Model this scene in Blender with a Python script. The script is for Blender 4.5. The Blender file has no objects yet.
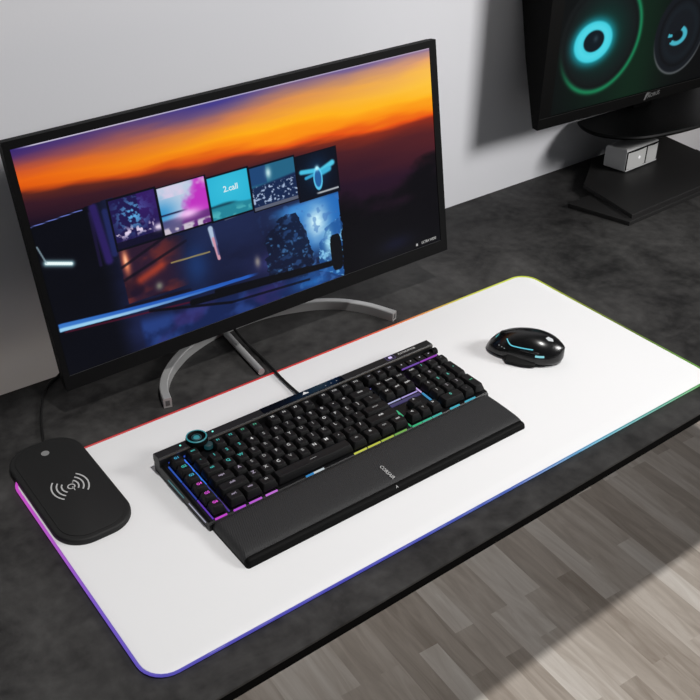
import bpy, bmesh, math, random
import numpy as np
from mathutils import Matrix, Vector
random.seed(7)
PI = math.pi
Z0 = 0.754                      # height of the desk pad's top face above the floor
scene = bpy.context.scene
COL = scene.collection

# ------------------------------------------------------------------ materials
def lin(c):
    c = c / 255.0
    return c / 12.92 if c <= 0.04045 else ((c + 0.055) / 1.055) ** 2.4
def rgb(r, g, b): return (lin(r), lin(g), lin(b), 1.0)

def principled(name):
    m = bpy.data.materials.new(name); m.use_nodes = True
    return m, m.node_tree.nodes, m.node_tree.links, m.node_tree.nodes['Principled BSDF']

def plain(name, col, rough=0.5, metal=0.0, spec=0.5, bump=0.0, bscale=600, coat=0.0):
    m, N, L, p = principled(name)
    p.inputs['Base Color'].default_value = col
    p.inputs['Roughness'].default_value = rough
    p.inputs['Metallic'].default_value = metal
    p.inputs['Specular IOR Level'].default_value = spec
    p.inputs['Coat Weight'].default_value = coat
    p.inputs['Coat Roughness'].default_value = 0.06
    tc = N.new('ShaderNodeTexCoord'); nz = N.new('ShaderNodeTexNoise')
    nz.inputs['Scale'].default_value = bscale; nz.inputs['Detail'].default_value = 3
    L.new(tc.outputs['Object'], nz.inputs['Vector'])
    mr = N.new('ShaderNodeMapRange')
    mr.inputs['To Min'].default_value = max(0.02, rough - 0.04); mr.inputs['To Max'].default_value = min(1, rough + 0.04)
    L.new(nz.outputs['Fac'], mr.inputs['Value']); L.new(mr.outputs['Result'], p.inputs['Roughness'])
    if bump > 0:
        b = N.new('ShaderNodeBump'); b.inputs['Strength'].default_value = bump; b.inputs['Distance'].default_value = 0.0006
        L.new(nz.outputs['Fac'], b.inputs['Height']); L.new(b.outputs['Normal'], p.inputs['Normal'])
    return m

GLOW = {}
def glow(r, g, b, s=1.0):
    k = (r, g, b, s)
    if k not in GLOW:
        m, N, L, p = principled('lit_%d_%d_%d_%d' % (r, g, b, int(s * 100)))
        p.inputs['Base Color'].default_value = (0.01, 0.01, 0.01, 1)
        p.inputs['Emission Color'].default_value = rgb(r, g, b)
        p.inputs['Emission Strength'].default_value = s
        GLOW[k] = m
    return GLOW[k]

def attr_glow(name, rough=0.35, s=1.0, spec=0.5):
    m, N, L, p = principled(name)
    a = N.new('ShaderNodeAttribute'); a.attribute_name = 'picture'
    p.inputs['Base Color'].default_value = (0.004, 0.004, 0.005, 1)
    p.inputs['Roughness'].default_value = rough
    p.inputs['Specular IOR Level'].default_value = spec
    L.new(a.outputs['Color'], p.inputs['Emission Color'])
    p.inputs['Emission Strength'].default_value = s
    return m

def mat_desk():
    m, N, L, p = principled('charcoal_stone_laminate')
    tc = N.new('ShaderNodeTexCoord')
    n1 = N.new('ShaderNodeTexNoise'); n1.inputs['Scale'].default_value = 9; n1.inputs['Detail'].default_value = 6
    n1.inputs['Roughness'].default_value = 0.62; n1.inputs['Distortion'].default_value = 0.6
    n2 = N.new('ShaderNodeTexNoise'); n2.inputs['Scale'].default_value = 60; n2.inputs['Detail'].default_value = 5
    L.new(tc.outputs['Object'], n1.inputs['Vector']); L.new(tc.outputs['Object'], n2.inputs['Vector'])
    mx = N.new('ShaderNodeMix'); mx.data_type = 'FLOAT'; mx.inputs['Factor'].default_value = 0.3
    L.new(n1.outputs['Fac'], mx.inputs[2]); L.new(n2.outputs['Fac'], mx.inputs[3])
    cr = N.new('ShaderNodeValToRGB')
    e = cr.color_ramp.elements
    e[0].position = 0.36; e[0].color = rgb(*DESK_D); e[1].position = 0.70; e[1].color = rgb(*DESK_L)
    L.new(mx.outputs[0], cr.inputs['Fac']); L.new(cr.outputs['Color'], p.inputs['Base Color'])
    p.inputs['Roughness'].default_value = 0.62; p.inputs['Specular IOR Level'].default_value = 0.3
    b = N.new('ShaderNodeBump'); b.inputs['Strength'].default_value = 0.15; b.inputs['Distance'].default_value = 0.001
    L.new(n2.outputs['Fac'], b.inputs['Height']); L.new(b.outputs['Normal'], p.inputs['Normal'])
    return m
DESK_D, DESK_L = (20, 19, 19), (66, 65, 64)

def mat_floor():
    m, N, L, p = principled('grey_oak_strip_floor')
    tc = N.new('ShaderNodeTexCoord'); mp = N.new('ShaderNodeMapping')
    mp.inputs['Rotation'].default_value = (0, 0, math.radians(93.5))
    L.new(tc.outputs['Object'], mp.inputs['Vector'])
    def brick(scale_w, h, off):
        bk = N.new('ShaderNodeTexBrick')
        bk.inputs['Scale'].default_value = 1.0; bk.inputs['Brick Width'].default_value = scale_w
        bk.inputs['Row Height'].default_value = h; bk.inputs['Mortar Size'].default_value = 0.0
        bk.offset = off; bk.offset_frequency = 2; bk.squash = 1
        bk.inputs['Color1'].default_value = (0, 0, 0, 1); bk.inputs['Color2'].default_value = (1, 1, 1, 1)
        bk.inputs['Mortar'].default_value = (0.2, 0.2, 0.2, 1); bk.inputs['Bias'].default_value = 0.0
        L.new(mp.outputs['Vector'], bk.inputs['Vector'])
        return bk
    bk = brick(0.27, 0.046, 0.37)
    mp2 = N.new('ShaderNodeMapping'); mp2.inputs['Scale'].default_value = (4.5, 34, 1)
    L.new(mp.outputs['Vector'], mp2.inputs['Vector'])
    # grain drifts from strip to strip
    ad = N.new('ShaderNodeVectorMath'); ad.operation = 'ADD'
    sc = N.new('ShaderNodeVectorMath'); sc.operation = 'SCALE'; sc.inputs['Scale'].default_value = 9.0
    L.new(bk.outputs['Color'], sc.inputs[0]); L.new(mp2.outputs['Vector'], ad.inputs[0]); L.new(sc.outputs['Vector'], ad.inputs[1])
    g = N.new('ShaderNodeTexNoise'); g.inputs['Scale'].default_value = 1.0; g.inputs['Detail'].default_value = 6
    g.inputs['Roughness'].default_value = 0.6; g.inputs['Distortion'].default_value = 1.2
    L.new(ad.outputs['Vector'], g.inputs['Vector'])
    mx = N.new('ShaderNodeMix'); mx.data_type = 'FLOAT'; mx.inputs['Factor'].default_value = 0.62
    L.new(bk.outputs['Color'], mx.inputs[2]); L.new(g.outputs['Fac'], mx.inputs[3])
    cr = N.new('ShaderNodeValToRGB'); e = cr.color_ramp.elements
    e[0].position = 0.20; e[0].color = rgb(*FLOOR_D); e[1].position = 0.78; e[1].color = rgb(*FLOOR_L)
    mid = cr.color_ramp.elements.new(0.5); mid.color = rgb(*FLOOR_M)
    L.new(mx.outputs[0], cr.inputs['Fac']); L.new(cr.outputs['Color'], p.inputs['Base Color'])
    p.inputs['Roughness'].default_value = 0.6; p.inputs['Specular IOR Level'].default_value = 0.25
    return m
FLOOR_D, FLOOR_M, FLOOR_L = (158, 145, 133), (204, 193, 182), (238, 231, 223)

def mat_wall():
    m, N, L, p = principled('painted_plaster')
    tc = N.new('ShaderNodeTexCoord'); n = N.new('ShaderNodeTexNoise'); n.inputs['Scale'].default_value = 180
    n.inputs['Detail'].default_value = 4
    L.new(tc.outputs['Object'], n.inputs['Vector'])
    b = N.new('ShaderNodeBump'); b.inputs['Strength'].default_value = 0.08; b.inputs['Distance'].default_value = 0.001
    L.new(n.outputs['Fac'], b.inputs['Height']); L.new(b.outputs['Normal'], p.inputs['Normal'])
    p.inputs['Base Color'].default_value = rgb(232, 232, 236); p.inputs['Roughness'].default_value = 0.9
    p.inputs['Specular IOR Level'].default_value = 0.1
    return m

def mat_leather():
    m, N, L, p = principled('wrist_rest_leatherette')
    tc = N.new('ShaderNodeTexCoord'); mp = N.new('ShaderNodeMapping')
    mp.inputs['Rotation'].default_value = (0, 0, math.radians(18)); L.new(tc.outputs['Object'], mp.inputs['Vector'])
    w = N.new('ShaderNodeTexWave'); w.inputs['Scale'].default_value = 120; w.inputs['Distortion'].default_value = 1.5
    w.inputs['Detail'].default_value = 1.0; L.new(mp.outputs['Vector'], w.inputs['Vector'])
    v = N.new('ShaderNodeTexVoronoi'); v.inputs['Scale'].default_value = 500; L.new(mp.outputs['Vector'], v.inputs['Vector'])
    mu = N.new('ShaderNodeMath'); mu.operation = 'MULTIPLY'; L.new(w.outputs['Fac'], mu.inputs[0]); L.new(v.outputs['Distance'], mu.inputs[1])
    b = N.new('ShaderNodeBump'); b.inputs['Strength'].default_value = 0.6; b.inputs['Distance'].default_value = 0.0006
    L.new(mu.outputs[0], b.inputs['Height']); L.new(b.outputs['Normal'], p.inputs['Normal'])
    p.inputs['Base Color'].default_value = rgb(42, 42, 43); p.inputs['Roughness'].default_value = 0.62
    p.inputs['Specular IOR Level'].default_value = 0.3
    return m

M = dict(
    desk=mat_desk(), floor=mat_floor(), wall=mat_wall(), leather=mat_leather(),
    desk_edge=plain('black_desk_edge_band', rgb(4, 4, 4), 0.8, spec=0.05),
    steel_leg=plain('black_powder_coated_steel', rgb(22, 22, 22), 0.5),
    pad=plain('white_pad_fabric', rgb(229, 229, 230), 0.85, spec=0.15, bump=0.1, bscale=1500),
    black=plain('matte_black_plastic', rgb(6, 6, 6), 0.6, spec=0.1),
    bezel=plain('monitor_black_plastic', rgb(7, 7, 8), 0.6, spec=0.12),
    key=plain('keycap_black_pbt', rgb(12, 12, 13), 0.5, spec=0.3),
    plate=plain('anodised_black_plate', rgb(8, 8, 10), 0.45, spec=0.3),
    bar=plain('brushed_black_aluminium', rgb(27, 27, 28), 0.45, spec=0.3),
    gloss=plain('piano_black', rgb(6, 6, 7), 0.12, spec=0.5),
    trim=plain('dark_chamfer_metal', rgb(120, 115, 108), 0.35, metal=0.8),
    alu=plain('brushed_aluminium', rgb(178, 178, 178), 0.36, metal=0.5),
    mouse=plain('mouse_satin_black', rgb(11, 11, 12), 0.24, spec=0.5),
    mouse_grip=plain('mouse_rubber_grip', rgb(18, 18, 18), 0.65, spec=0.2, bump=0.4, bscale=1200),
    charger=plain('charger_soft_black', rgb(27, 27, 27), 0.6, spec=0.25),
    rubber=plain('cable_rubber', rgb(14, 14, 14), 0.55, spec=0.3),
    print_grey=plain('grey_print', rgb(170, 170, 170), 0.6),
    dot_grey=plain('grey_print_dot', rgb(120, 120, 120), 0.5),
    white_print=plain('white_print', rgb(215, 215, 215), 0.5),
    dim_print=plain('dim_silver_print', rgb(112, 112, 112), 0.5),
    box_grey=plain('pale_grey_plastic', rgb(212, 212, 212), 0.5, spec=0.4),
    box_front=plain('satin_silver_front', rgb(215, 215, 213), 0.3, spec=0.6),
    tray=plain('satin_black_tray', rgb(7, 8, 8), 0.45, spec=0.2),
    plate_base=plain('stand_base_black', rgb(30, 29, 29), 0.55, spec=0.3),
)

# ------------------------------------------------------------------ mesh helpers
BASE = {}
def tag(o, label=None, cat=None, group=None, kind=None):
    if label: o['label'] = label
    if cat: o['category'] = cat
    if group: o['group'] = group
    if kind: o['kind'] = kind
    return o
def thing(name, base, label, cat):
    o = bpy.data.objects.new(name, None); COL.objects.link(o)
    o.empty_display_size = 0.02
    o.location = (base[0], base[1], base[2] + Z0); BASE[o.name] = Vector(base)
    return tag(o, label, cat)
def root_base(o):
    while o.parent: o = o.parent
    return BASE[o.name]

class MB:
    """collects geometry (room coordinates, z measured from the pad top) into one mesh"""
    def __init__(s, mtx=None): s.bm = bmesh.new(); s.m = mtx or Matrix.Identity(4)
    def v(s, p): return s.bm.verts.new(s.m @ Vector(p))
    def face(s, vs):
        try: return s.bm.faces.new(vs)
        except ValueError: return None
    def loops(s, rings, cap0=True, cap1=True, closed=True):
        R = [[s.v(p) for p in r] for r in rings]
        for a, b in zip(R[:-1], R[1:]):
            n = len(a)
            for i in range(n if closed else n - 1):
                s.face([a[i], a[(i + 1) % n], b[(i + 1) % n], b[i]])
        if cap0: s.face(list(reversed(R[0])))
        if cap1: s.face(R[-1])
        return s
    def prism(s, poly, z0, z1, bevel=0.0, seg=2):
        """poly counter-clockwise in xy, with a rounded top edge if bevel"""
        rings = [[(x, y, z0) for x, y in poly]]
        if bevel > 0:
            for k in range(seg + 1):
                t = k / seg * PI / 2
                ins = bevel * (1 - math.cos(t)); zz = z1 - bevel + bevel * math.sin(t)
                rings.append([(x, y, zz) for x, y in inset(poly, ins)])
        else: rings.append([(x, y, z1) for x, y in poly])
        return s.loops(rings)
    def box(s, x0, y0, z0, x1, y1, z1, bevel=0.0):
        return s.prism([(x0, y0), (x1, y0), (x1, y1), (x0, y1)], z0, z1, bevel)
    def tube(s, pts, r, n=10, flat=None):
        pts = [Vector(p) for p in pts]; rings = []
        for i, p in enumerate(pts):
            d = (pts[min(i + 1, len(pts) - 1)] - pts[max(i - 1, 0)]).normalized()
            up = Vector((0, 0, 1)) if abs(d.z) < 0.95 else Vector((0, 1, 0))
            a = d.cross(up).normalized(); b = a.cross(d).normalized()
            rr = r[i] if isinstance(r, (list, tuple)) else r
            rings.append([p + a * math.cos(t) * rr + b * math.sin(t) * (flat if flat else rr) for t in [2 * PI * k / n for k in range(n)]])
        return s.loops(rings)
    def lathe(s, prof, c, n=32, axis='z', shut=False):
        rings = []
        for r, h in prof:
            ring = []
            for k in range(n):
                t = 2 * PI * k / n
                q = (r * math.cos(t), r * math.sin(t), h) if axis == 'z' else (r * math.cos(t), -h, r * math.sin(t))
                ring.append((c[0] + q[0], c[1] + q[1], c[2] + q[2]))
            rings.append(ring)
        if shut: return s.loops(rings + [rings[0]], False, False)
        return s.loops(rings)
    def poly(s, pts): s.face([s.v(p) for p in pts]); return s
    def add_mesh(s, verts, faces, mtx):
        V = [s.bm.verts.new(s.m @ (mtx @ Vector(p))) for p in verts]
        for f in faces: s.face([V[i] for i in f])
        return s
    def build(s, name, mat, parent=None, base=None, smooth=None, colors=None):
        b = root_base(parent) if parent else Vector(base or (0, 0, 0))
        bmesh.ops.translate(s.bm, verts=s.bm.verts, vec=-b)
        bmesh.ops.remove_doubles(s.bm, verts=s.bm.verts, dist=1e-6)
        bmesh.ops.recalc_face_normals(s.bm, faces=s.bm.faces)
        me = bpy.data.meshes.new(name); s.bm.to_mesh(me); s.bm.free()
        me.materials.append(mat)
        o = bpy.data.objects.new(name, me); COL.objects.link(o)
        if parent: o.parent = parent
        else: o.location = (b.x, b.y, b.z + Z0); BASE[o.name] = b
        if smooth is not None:
            for p in me.polygons: p.use_smooth = True
            me.set_sharp_from_angle(angle=math.radians(smooth))
        return o

def inset(poly, d):
    n = len(poly); out = []
    for i in range(n):
        p0 = Vector(poly[i - 1]); p1 = Vector(poly[i]); p2 = Vector(poly[(i + 1) % n])
        e1 = (p1 - p0).normalized(); e2 = (p2 - p1).normalized()
        n1 = Vector((-e1.y, e1.x)); n2 = Vector((-e2.y, e2.x))
        k = (n1 + n2); k = k / max(0.2, k.dot(n1))
        q = p1 + k * d; out.append((q.x, q.y))
    return out
def rrect(x0, y0, x1, y1, r, n=6):
    P = []
    for cx, cy, a in ((x1 - r, y0 + r, -PI / 2), (x1 - r, y1 - r, 0), (x0 + r, y1 - r, PI / 2), (x0 + r, y0 + r, PI)):
        for k in range(n + 1):
            t = a + k / n * PI / 2; P.append((cx + r * math.cos(t), cy + r * math.sin(t)))
    return P
def spline(pts, n=8):
    P = [Vector(p) for p in pts]; out = []
    for i in range(len(P) - 1):
        a, b, c, d = P[max(i - 1, 0)], P[i], P[i + 1], P[min(i + 2, len(P) - 1)]
        for k in range(n):
            t = k / n
            out.append(0.5 * ((2 * b) + (c - a) * t + (2 * a - 5 * b + 4 * c - d) * t * t + (3 * b - a - 3 * c + d) * t ** 3))
    out.append(P[-1]); return out

TXT = {}
def text_geo(s):
    """flat lettering of unit cap size, centred on its own origin"""
    if s not in TXT:
        cu = bpy.data.curves.new('lettering', 'FONT'); cu.body = s; cu.size = 1.0; cu.resolution_u = 2; cu.offset = .022
        cu.align_x = 'CENTER'; cu.align_y = 'CENTER'
        ob = bpy.data.objects.new('lettering', cu); COL.objects.link(ob)
        bpy.context.view_layer.update()
        me = bpy.data.meshes.new_from_object(ob.evaluated_get(bpy.context.evaluated_depsgraph_get()))
        TXT[s] = ([tuple(v.co) for v in me.vertices], [tuple(p.vertices) for p in me.polygons])
        bpy.data.objects.remove(ob); bpy.data.meshes.remove(me)
    return TXT[s]
def text_mtx(pos, size, xdir=(1, 0, 0), up=(0, 1, 0), sx=1.0):
    x = Vector(xdir).normalized(); u = Vector(up); n = x.cross(u).normalized(); y = n.cross(x)
    return Matrix.Translation(pos) @ Matrix((x, y, n)).transposed().to_4x4() @ Matrix.Diagonal((size * sx, size, size, 1))

# ------------------------------------------------------------------ the room
WALL = lambda x: 0.6471 + 0.0189 * x
w = MB()
w.prism([(-2.6, WALL(-2.6)), (4.2, WALL(4.2)), (4.2, WALL(4.2) + .12), (-2.6, WALL(-2.6) + .12)], -Z0, 1.9)
tag(w.build('wall_back', M['wall'], base=(0, WALL(0), -Z0)), kind='structure')
f = MB(); f.box(-2.6, -3.4, -Z0 - .05, 4.2, WALL(4.2) + .12, -Z0)
tag(f.build('floor', M['floor'], base=(0, 0, -Z0)), kind='structure')

# ------------------------------------------------------------------ desk
FRONT = lambda x: -0.0488 + 0.0118 * x
desk = thing('desk', (0.55, 0.3, -Z0), 'long charcoal stone-look desk with thin black edge, running along the grey wall', 'desk')
PT = -0.004                     # desk top surface, below the pad
outline = [(-.55, FRONT(-.55)), (1.543, FRONT(1.543)), (1.637, WALL(1.637) - .001), (.62, WALL(.62) - .001), (.62, .556), (.60, .556), (-.55, .5755)]
d = MB(); d.prism(outline, PT - .003, PT)
d.build('desk_top', M['desk'], desk)
d = MB(); d.prism(inset(outline, .0006), PT - .0165, PT - .003)
d.build('edge_band', M['desk_edge'], desk)
for x, y in ((-.48, .12), (-.48, .5), (1.10, .615), (1.55, .625)):
    l = MB(); l.box(x - .025, y - .025, -Z0, x + .025, y + .025, PT - .0165)
    l.build('leg', M['steel_leg'], desk)

# ------------------------------------------------------------------ desk pad with lit rim
pad = thing('desk_pad', (0.45, 0.19, PT), 'large white desk pad with a glowing rainbow rim under the keyboard and mouse', 'desk mat')
outl = rrect(0, 0, .9, .3825, .030, 8)
p = MB(); p.prism(inset(outl, .0018), PT, 0.0, .0005, 2)
p.build('pad_surface', M['pad'], pad, smooth=40)
STOPS = [  # (perimeter corner walk) colours along each side
    ('front', [(0, (92, 84, 190)), (.3, (76, 78, 190)), (.55, (78, 108, 190)), (.7, (85, 170, 205)), (.85, (70, 160, 140)), (1, (110, 175, 70))]),
    ('right', [(0, (110, 175, 70)), (.4, (110, 130, 45)), (.75, (160, 175, 50)), (1, (215, 235, 70))]),
    ('back', [(0, (190, 22, 30)), (.45, (205, 30, 32)), (.62, (225, 70, 45)), (.74, (225, 130, 55)), (.84, (205, 200, 60)), (1, (215, 235, 70))]),
    ('left', [(0, (96, 86, 195)), (.35, (128, 92, 210)), (.65, (185, 92, 210)), (1, (220, 80, 212))])]
STOPS = dict(STOPS)
def ramp(st, t):
    for (a, ca), (b, cb) in zip(st[:-1], st[1:]):
        if t <= b:
            k = max(0, (t - a) / (b - a)); return [ca[i] + (cb[i] - ca[i]) * k for i in range(3)]
    return st[-1][1]
dense = []
for i in range(len(outl)):
    a = Vector(outl[i]); b = Vector(outl[(i + 1) % len(outl)]); n = max(1, int((b - a).length / .012))
    for k in range(n): dense.append(a + (b - a) * k / n)
r = MB(); rings = []; cols = []
for i, q in enumerate(dense):
    tng = (dense[(i + 1) % len(dense)] - dense[i - 1]).normalized(); nn = Vector((tng.y, -tng.x))
    ring = []
    for k in range(6):
        t = 2 * PI * k / 6
        ring.append((q.x + nn.x * .0017 * math.cos(t), q.y + nn.y * .0017 * math.cos(t), -.0007 + .0017 * math.sin(t)))
    rings.append(ring)
    dd = {'front': q.y, 'back': .3825 - q.y, 'left': q.x, 'right': .9 - q.x}
    side = min(dd, key=dd.get); tt = q.x / .9 if side in ('front', 'back') else q.y / .3825
    cols.append(ramp(STOPS[side], tt))
rings.append(rings[0]); cols.append(cols[0])
r.loops(rings, False, False)
rim = r.build('light_rim', attr_glow('edge_light_tube', 0.4, .8), pad, smooth=60)
at = rim.data.color_attributes.new('picture', 'FLOAT_COLOR', 'POINT')
for i in range(len(rim.data.vertices)):
    c = cols[min(i // 6, len(cols) - 1)]; at.data[i].color = (lin(c[0]), lin(c[1]), lin(c[2]), 1)

# ------------------------------------------------------------------ wireless charger
chg = thing('wireless_charger', (.05, .315, 0), 'flat black rounded wireless charging plate printed with grey waves on corner of white pad', 'charger')
HC = .0075
c = MB(); c.prism(rrect(.0040, .216, .0975, .4195, .036, 9), 0.0, HC, .0032, 4); c.build('shell', M['charger'], chg, smooth=40)
c = MB(); c.prism(rrect(.0110, .223, .0905, .4125, .030, 9), HC - .001, HC + .0009, .0007, 2); c.build('top_plate', M['charger'], chg, smooth=40)
ZT = HC + .00105
def arc_strip(mb, cx, cy, rad, a0, a1, wd, z, n=14, sy=1.0):
    pr = []
    for k in range(n + 1):
        t = math.radians(a0 + (a1 - a0) * k / n)
        pr.append(((cx + (rad - wd) * math.cos(t), cy + (rad - wd) * math.sin(t) * sy, z), (cx + (rad + wd) * math.cos(t), cy + (rad + wd) * math.sin(t) * sy, z)))
    V = [(mb.v(a), mb.v(b)) for a, b in pr]
    for i in range(n): mb.face([V[i][0], V[i][1], V[i + 1][1], V[i + 1][0]])
c = MB()
for rad in (.0100, .0158, .0218):
    arc_strip(c, .0515, .313, rad, -47, 47, .0009, ZT, sy=1.15); arc_strip(c, .0515, .313, rad, 133, 227, .0009, ZT, sy=1.15)
arc_strip(c, .0525, .312, .0042, 0, 360, .0008, ZT, 20)
c.poly([(.0530, .3110, ZT), (.0542, .3110, ZT), (.0542, .3030, ZT), (.0530, .3030, ZT)])
arc_strip(c, .0570, .3185, .0005, 0, 360, .0005, ZT, 8)
c.build('wave_symbol', M['print_grey'], chg)
c = MB(); c.lathe([(.0052, ZT - .0004), (.0052, ZT)], (.0515, .391, 0), 20); c.build('indicator_dot', M['dot_grey'], chg)
c = MB(); c.tube(spline([(.0605, .419, .004), (.0645, .435, -.001), (.080, .480, PT + .0022), (.101, .525, PT + .0022), (.118, .548, PT + .0022), (.138, .560, PT + .0024), (.148, .571, PT + .0018), (.158, .586, -.012), (.165, .60, -.08)]), .0019, 8)
c.build('cable', M['rubber'], chg, smooth=60)

# ------------------------------------------------------------------ keyboard
KX0, KX1 = .1525, .5945
U = .0181
MX, RY = .1847, .1665             # left edge of the main block, centre of the bottom row
ROWY = [RY, RY + U, RY + 2 * U, RY + 3 * U, RY + 4 * U, RY + 5.2 * U]
PZ = lambda y: .0115 + (y - .155) * .045
kb = thing('keyboard', (.374, .22, 0), 'full-size black mechanical keyboard with rainbow backlight and control wheel on white pad', 'keyboard')
c = MB()
prof = [(.1525, 0), (.2885, 0), (.2895, .010), (.2875, .0165), (.2725, .0165), (.155, PZ(.155)), (.1525, .009)]
c.loops([[(x, y, z) for y, z in prof] for x in (KX0, KX1)]); c.build('chassis', M['plate'], kb, smooth=30)
c = MB()
prof = [(.2722, .0145), (.2872, .0145), (.2895, .018), (.2885, .0262), (.2865, .0285), (.2740, .0285), (.2722, .0265)]
c.loops([[(x, y, z) for y, z in prof] for x in (KX0 - .0005, KX1 + .0005)]); c.build('control_bar', M['bar'], kb, smooth=30)
c = MB(); c.box(.306, .2746, .0284, .438, .2866, .02885); c.build('gloss_panel', M['gloss'], kb)
c = MB(); c.box(KX0, .2716, .0262, KX1, .2724, .0275); c.build('metal_trim', M['trim'], kb)
# left and right side rails
for xa, xb in ((KX0 + .0004, KX0 + .0034), (KX1 - .0014, KX1 - .0002)):
    c = MB(); c.loops([[(x, .156, PZ(.156) - .002), (x, .271, PZ(.271) - .002), (x, .271, PZ(.271) + .0016), (x, .156, PZ(.156) + .0010)] for x in (xa, xb)])
    c.build('side_rail', M['black'], kb)

def keycap(name, x, y, wd=1.0, dp=1.0, legend=None, col=(150, 150, 150), ls=.0042, h=.0098, sx=1.0, loff=.0022):
    """keycap centred on x,y; wd and dp in key units"""
    hw, hd = wd * U / 2 - .0006, dp * U / 2 - .0006
    z0 = PZ(y) + .0028; zt = z0 + h
    def ring(dx, dy, r, z, off=0): return [(x + px, y + py + off, z) for px, py in rrect(-hw + dx, -hd + dy, hw - dx, hd - dy, r, 3)]
    mb = MB()
    mb.loops([ring(0, 0, .0012, z0), ring(.0001, .0001, .0012, z0 + .002), ring(.0021, .0019, .0018, zt - .0012, .0006),
              ring(.0025, .0023, .0018, zt - .0003, .0006), ring(.0032, .0030, .0018, zt, .0006), ring(.0045, .0045, .0014, zt - .0003, .0006)])
    o = mb.build(name, M['key'], kb, smooth=35)
    if legend:
        t = MB(); t.add_mesh(*text_geo(legend), text_mtx((x, y + loff, zt + .00012), ls, sx=sx))
        t.build('legend', glow(*col, 1.25), o)
    return o

def legcol(x, y):
    if x > .53: return (75, 165, 150) if random.random() < .4 else (135, 130, 135)
    if x < .255 and y > .212: return (50, 165, 160)
    if x < .30 and y > .255: return (60, 150, 120)
    if x < .235: return (150, 140, 160)
    return random.choice([(165, 165, 165), (190, 190, 190), (125, 125, 125)])
def row(r, items, x0=0.0):
    u = x0
    for it in items:
        if isinstance(it, (int, float)): u += it; continue
        s, wd = it if isinstance(it, tuple) else (it, 1.0)
        x = MX + (u + wd / 2) * U; y = ROWY[r]
        long = len(s) > 1
        keycap('space_bar' if wd > 6 else 'keycap', x, y, wd, 1.0, s if s else None, legcol(x, y), .0046 if long else .0066)
        u += wd
# function row
for i, u0 in enumerate([0, 2, 3, 4, 5, 6.5, 7.5, 8.5, 9.5, 11, 12, 13, 14]):
    x = MX + (u0 + .5) * U
    keycap('function_key', x, ROWY[5], 1, 1, 'esc' if i == 0 else 'F%d' % i, legcol(x, ROWY[5]), .0048)
row(4, list('`1234567890-=') + [('back', 2.0), .25, 'ins', 'home', 'pgup', .25, 'num', '/', '*', '-'])
row(3, [('tab', 1.5)] + list('QWERTYUIOP[]') + [('\\', 1.5), .25, 'del', 'end', 'pgdn', .25, '7', '8', '9'])
row(2, [('caps', 1.75)] + list("ASDFGHJKL;'") + [('enter', 2.25), 3.5, '4', '5', '6'])
row(1, [('shift', 2.25)] + list('ZXCVBNM,./') + [('shift', 2.75), 1.25, '^', 1.25, '1', '2', '3'])
row(0, [('ctrl', 1.25), ('win', 1.25), ('alt', 1.25), ('____', 6.25), ('alt', 1.25), ('fn', 1.25), ('app', 1.25), ('ctrl', 1.25), .25, '<', 'v', '>', .25, ('0', 2), '.'])
xk = MX + 22.0 * U
keycap('keycap', xk, (ROWY[3] + ROWY[2]) / 2, 1, 2, '+', (60, 150, 130), .0055)
keycap('keycap', xk, (ROWY[1] + ROWY[0]) / 2, 1, 2, 'ent', (60, 150, 110), .0042)
for x0 in range(3):
    keycap('function_key', MX + (15.75 + x0) * U, ROWY[5], 1, 1, ['prt', 'scr', 'brk'][x0], (150, 150, 160), .0036)
# macro column
gc = [(40, 150, 190), (40, 175, 165), (50, 160, 190), (215, 75, 205), (205, 70, 205), (215, 70, 205)]
gy = [ROWY[5] - .001 - i * (ROWY[5] - .001 - RY) / 5 for i in range(6)]
for i in range(6):
    keycap('macro_key', .1708, gy[i], 1.0, .98, 'G%d' % (i + 1), gc[i], .0056)
# media buttons, roller
for i in range(4):
    x = MX + (18.5 + .55 + i * .93) * U
    c = MB(); c.prism(rrect(x - .0072, .2575, x + .0072, .2685, .0016, 3), PZ(.263), PZ(.263) + .0065, .0008); o = c.build('media_button', M['key'], kb, smooth=40)
    c = MB(); c.lathe([(.0010, PZ(.263) + .0065), (.0010, PZ(.263) + .0068)], (x, .264, 0), 10); c.build('legend', glow(200, 195, 210, .9), o)
c = MB()
c.loops([[(x, .2640 + .0052 * math.cos(t), .0225 + .0052 * math.sin(t)) for t in [2 * PI * k / 18 for k in range(18)]] for x in (KX1 - .009, KX1 - .0005)])
c.build('volume_roller', M['black'], kb, smooth=40)
# control wheel
WX, WY = .2080, .2780
c = MB(); c.lathe([(.0142, .0280), (.0142, .0310), (.0128, .0345), (.0118, .0350), (.0108, .0338), (.0100, .0325), (.0, .0325)], (WX, WY, 0), 40)
wheel = c.build('control_wheel', M['black'], kb, smooth=35)
c = MB(); c.lathe([(.0131, .0344), (.0134, .0350), (.0124, .0358), (.0116, .0353), (.0118, .0346)], (WX, WY, 0), 40, shut=True); c.build('ring_light', glow(40, 135, 145, .85), wheel, smooth=60)
c = MB(); c.lathe([(.0064, .0326), (.0064, .0338), (.0058, .0342), (.0052, .0342), (.0050, .0335)], (WX, WY, 0), 28, shut=True); c.build('inner_ring', glow(16, 62, 70, .8), wheel, smooth=60)
c = MB(); c.lathe([(.0040, .0322), (.0040, .0335), (.0032, .0338)], (WX, WY, 0), 24); c.build('centre_cap', glow(40, 140, 150, .8), wheel, smooth=60)
c = MB(); c.lathe([(.0056, .0205), (.0056, .0262), (.0046, .0267)], (WX + .0095, WY - .0120, 0), 20); c.build('wheel_lens', glow(14, 58, 64, .7), kb, smooth=60)
for x, y in ((.1860, .2808), (.2330, .2818)):
    c = MB(); c.lathe([(.0013, .0284), (.0012, .0290)], (x, y, 0), 12); c.build('status_light', glow(120, 235, 220, 1.3), kb)
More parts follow.
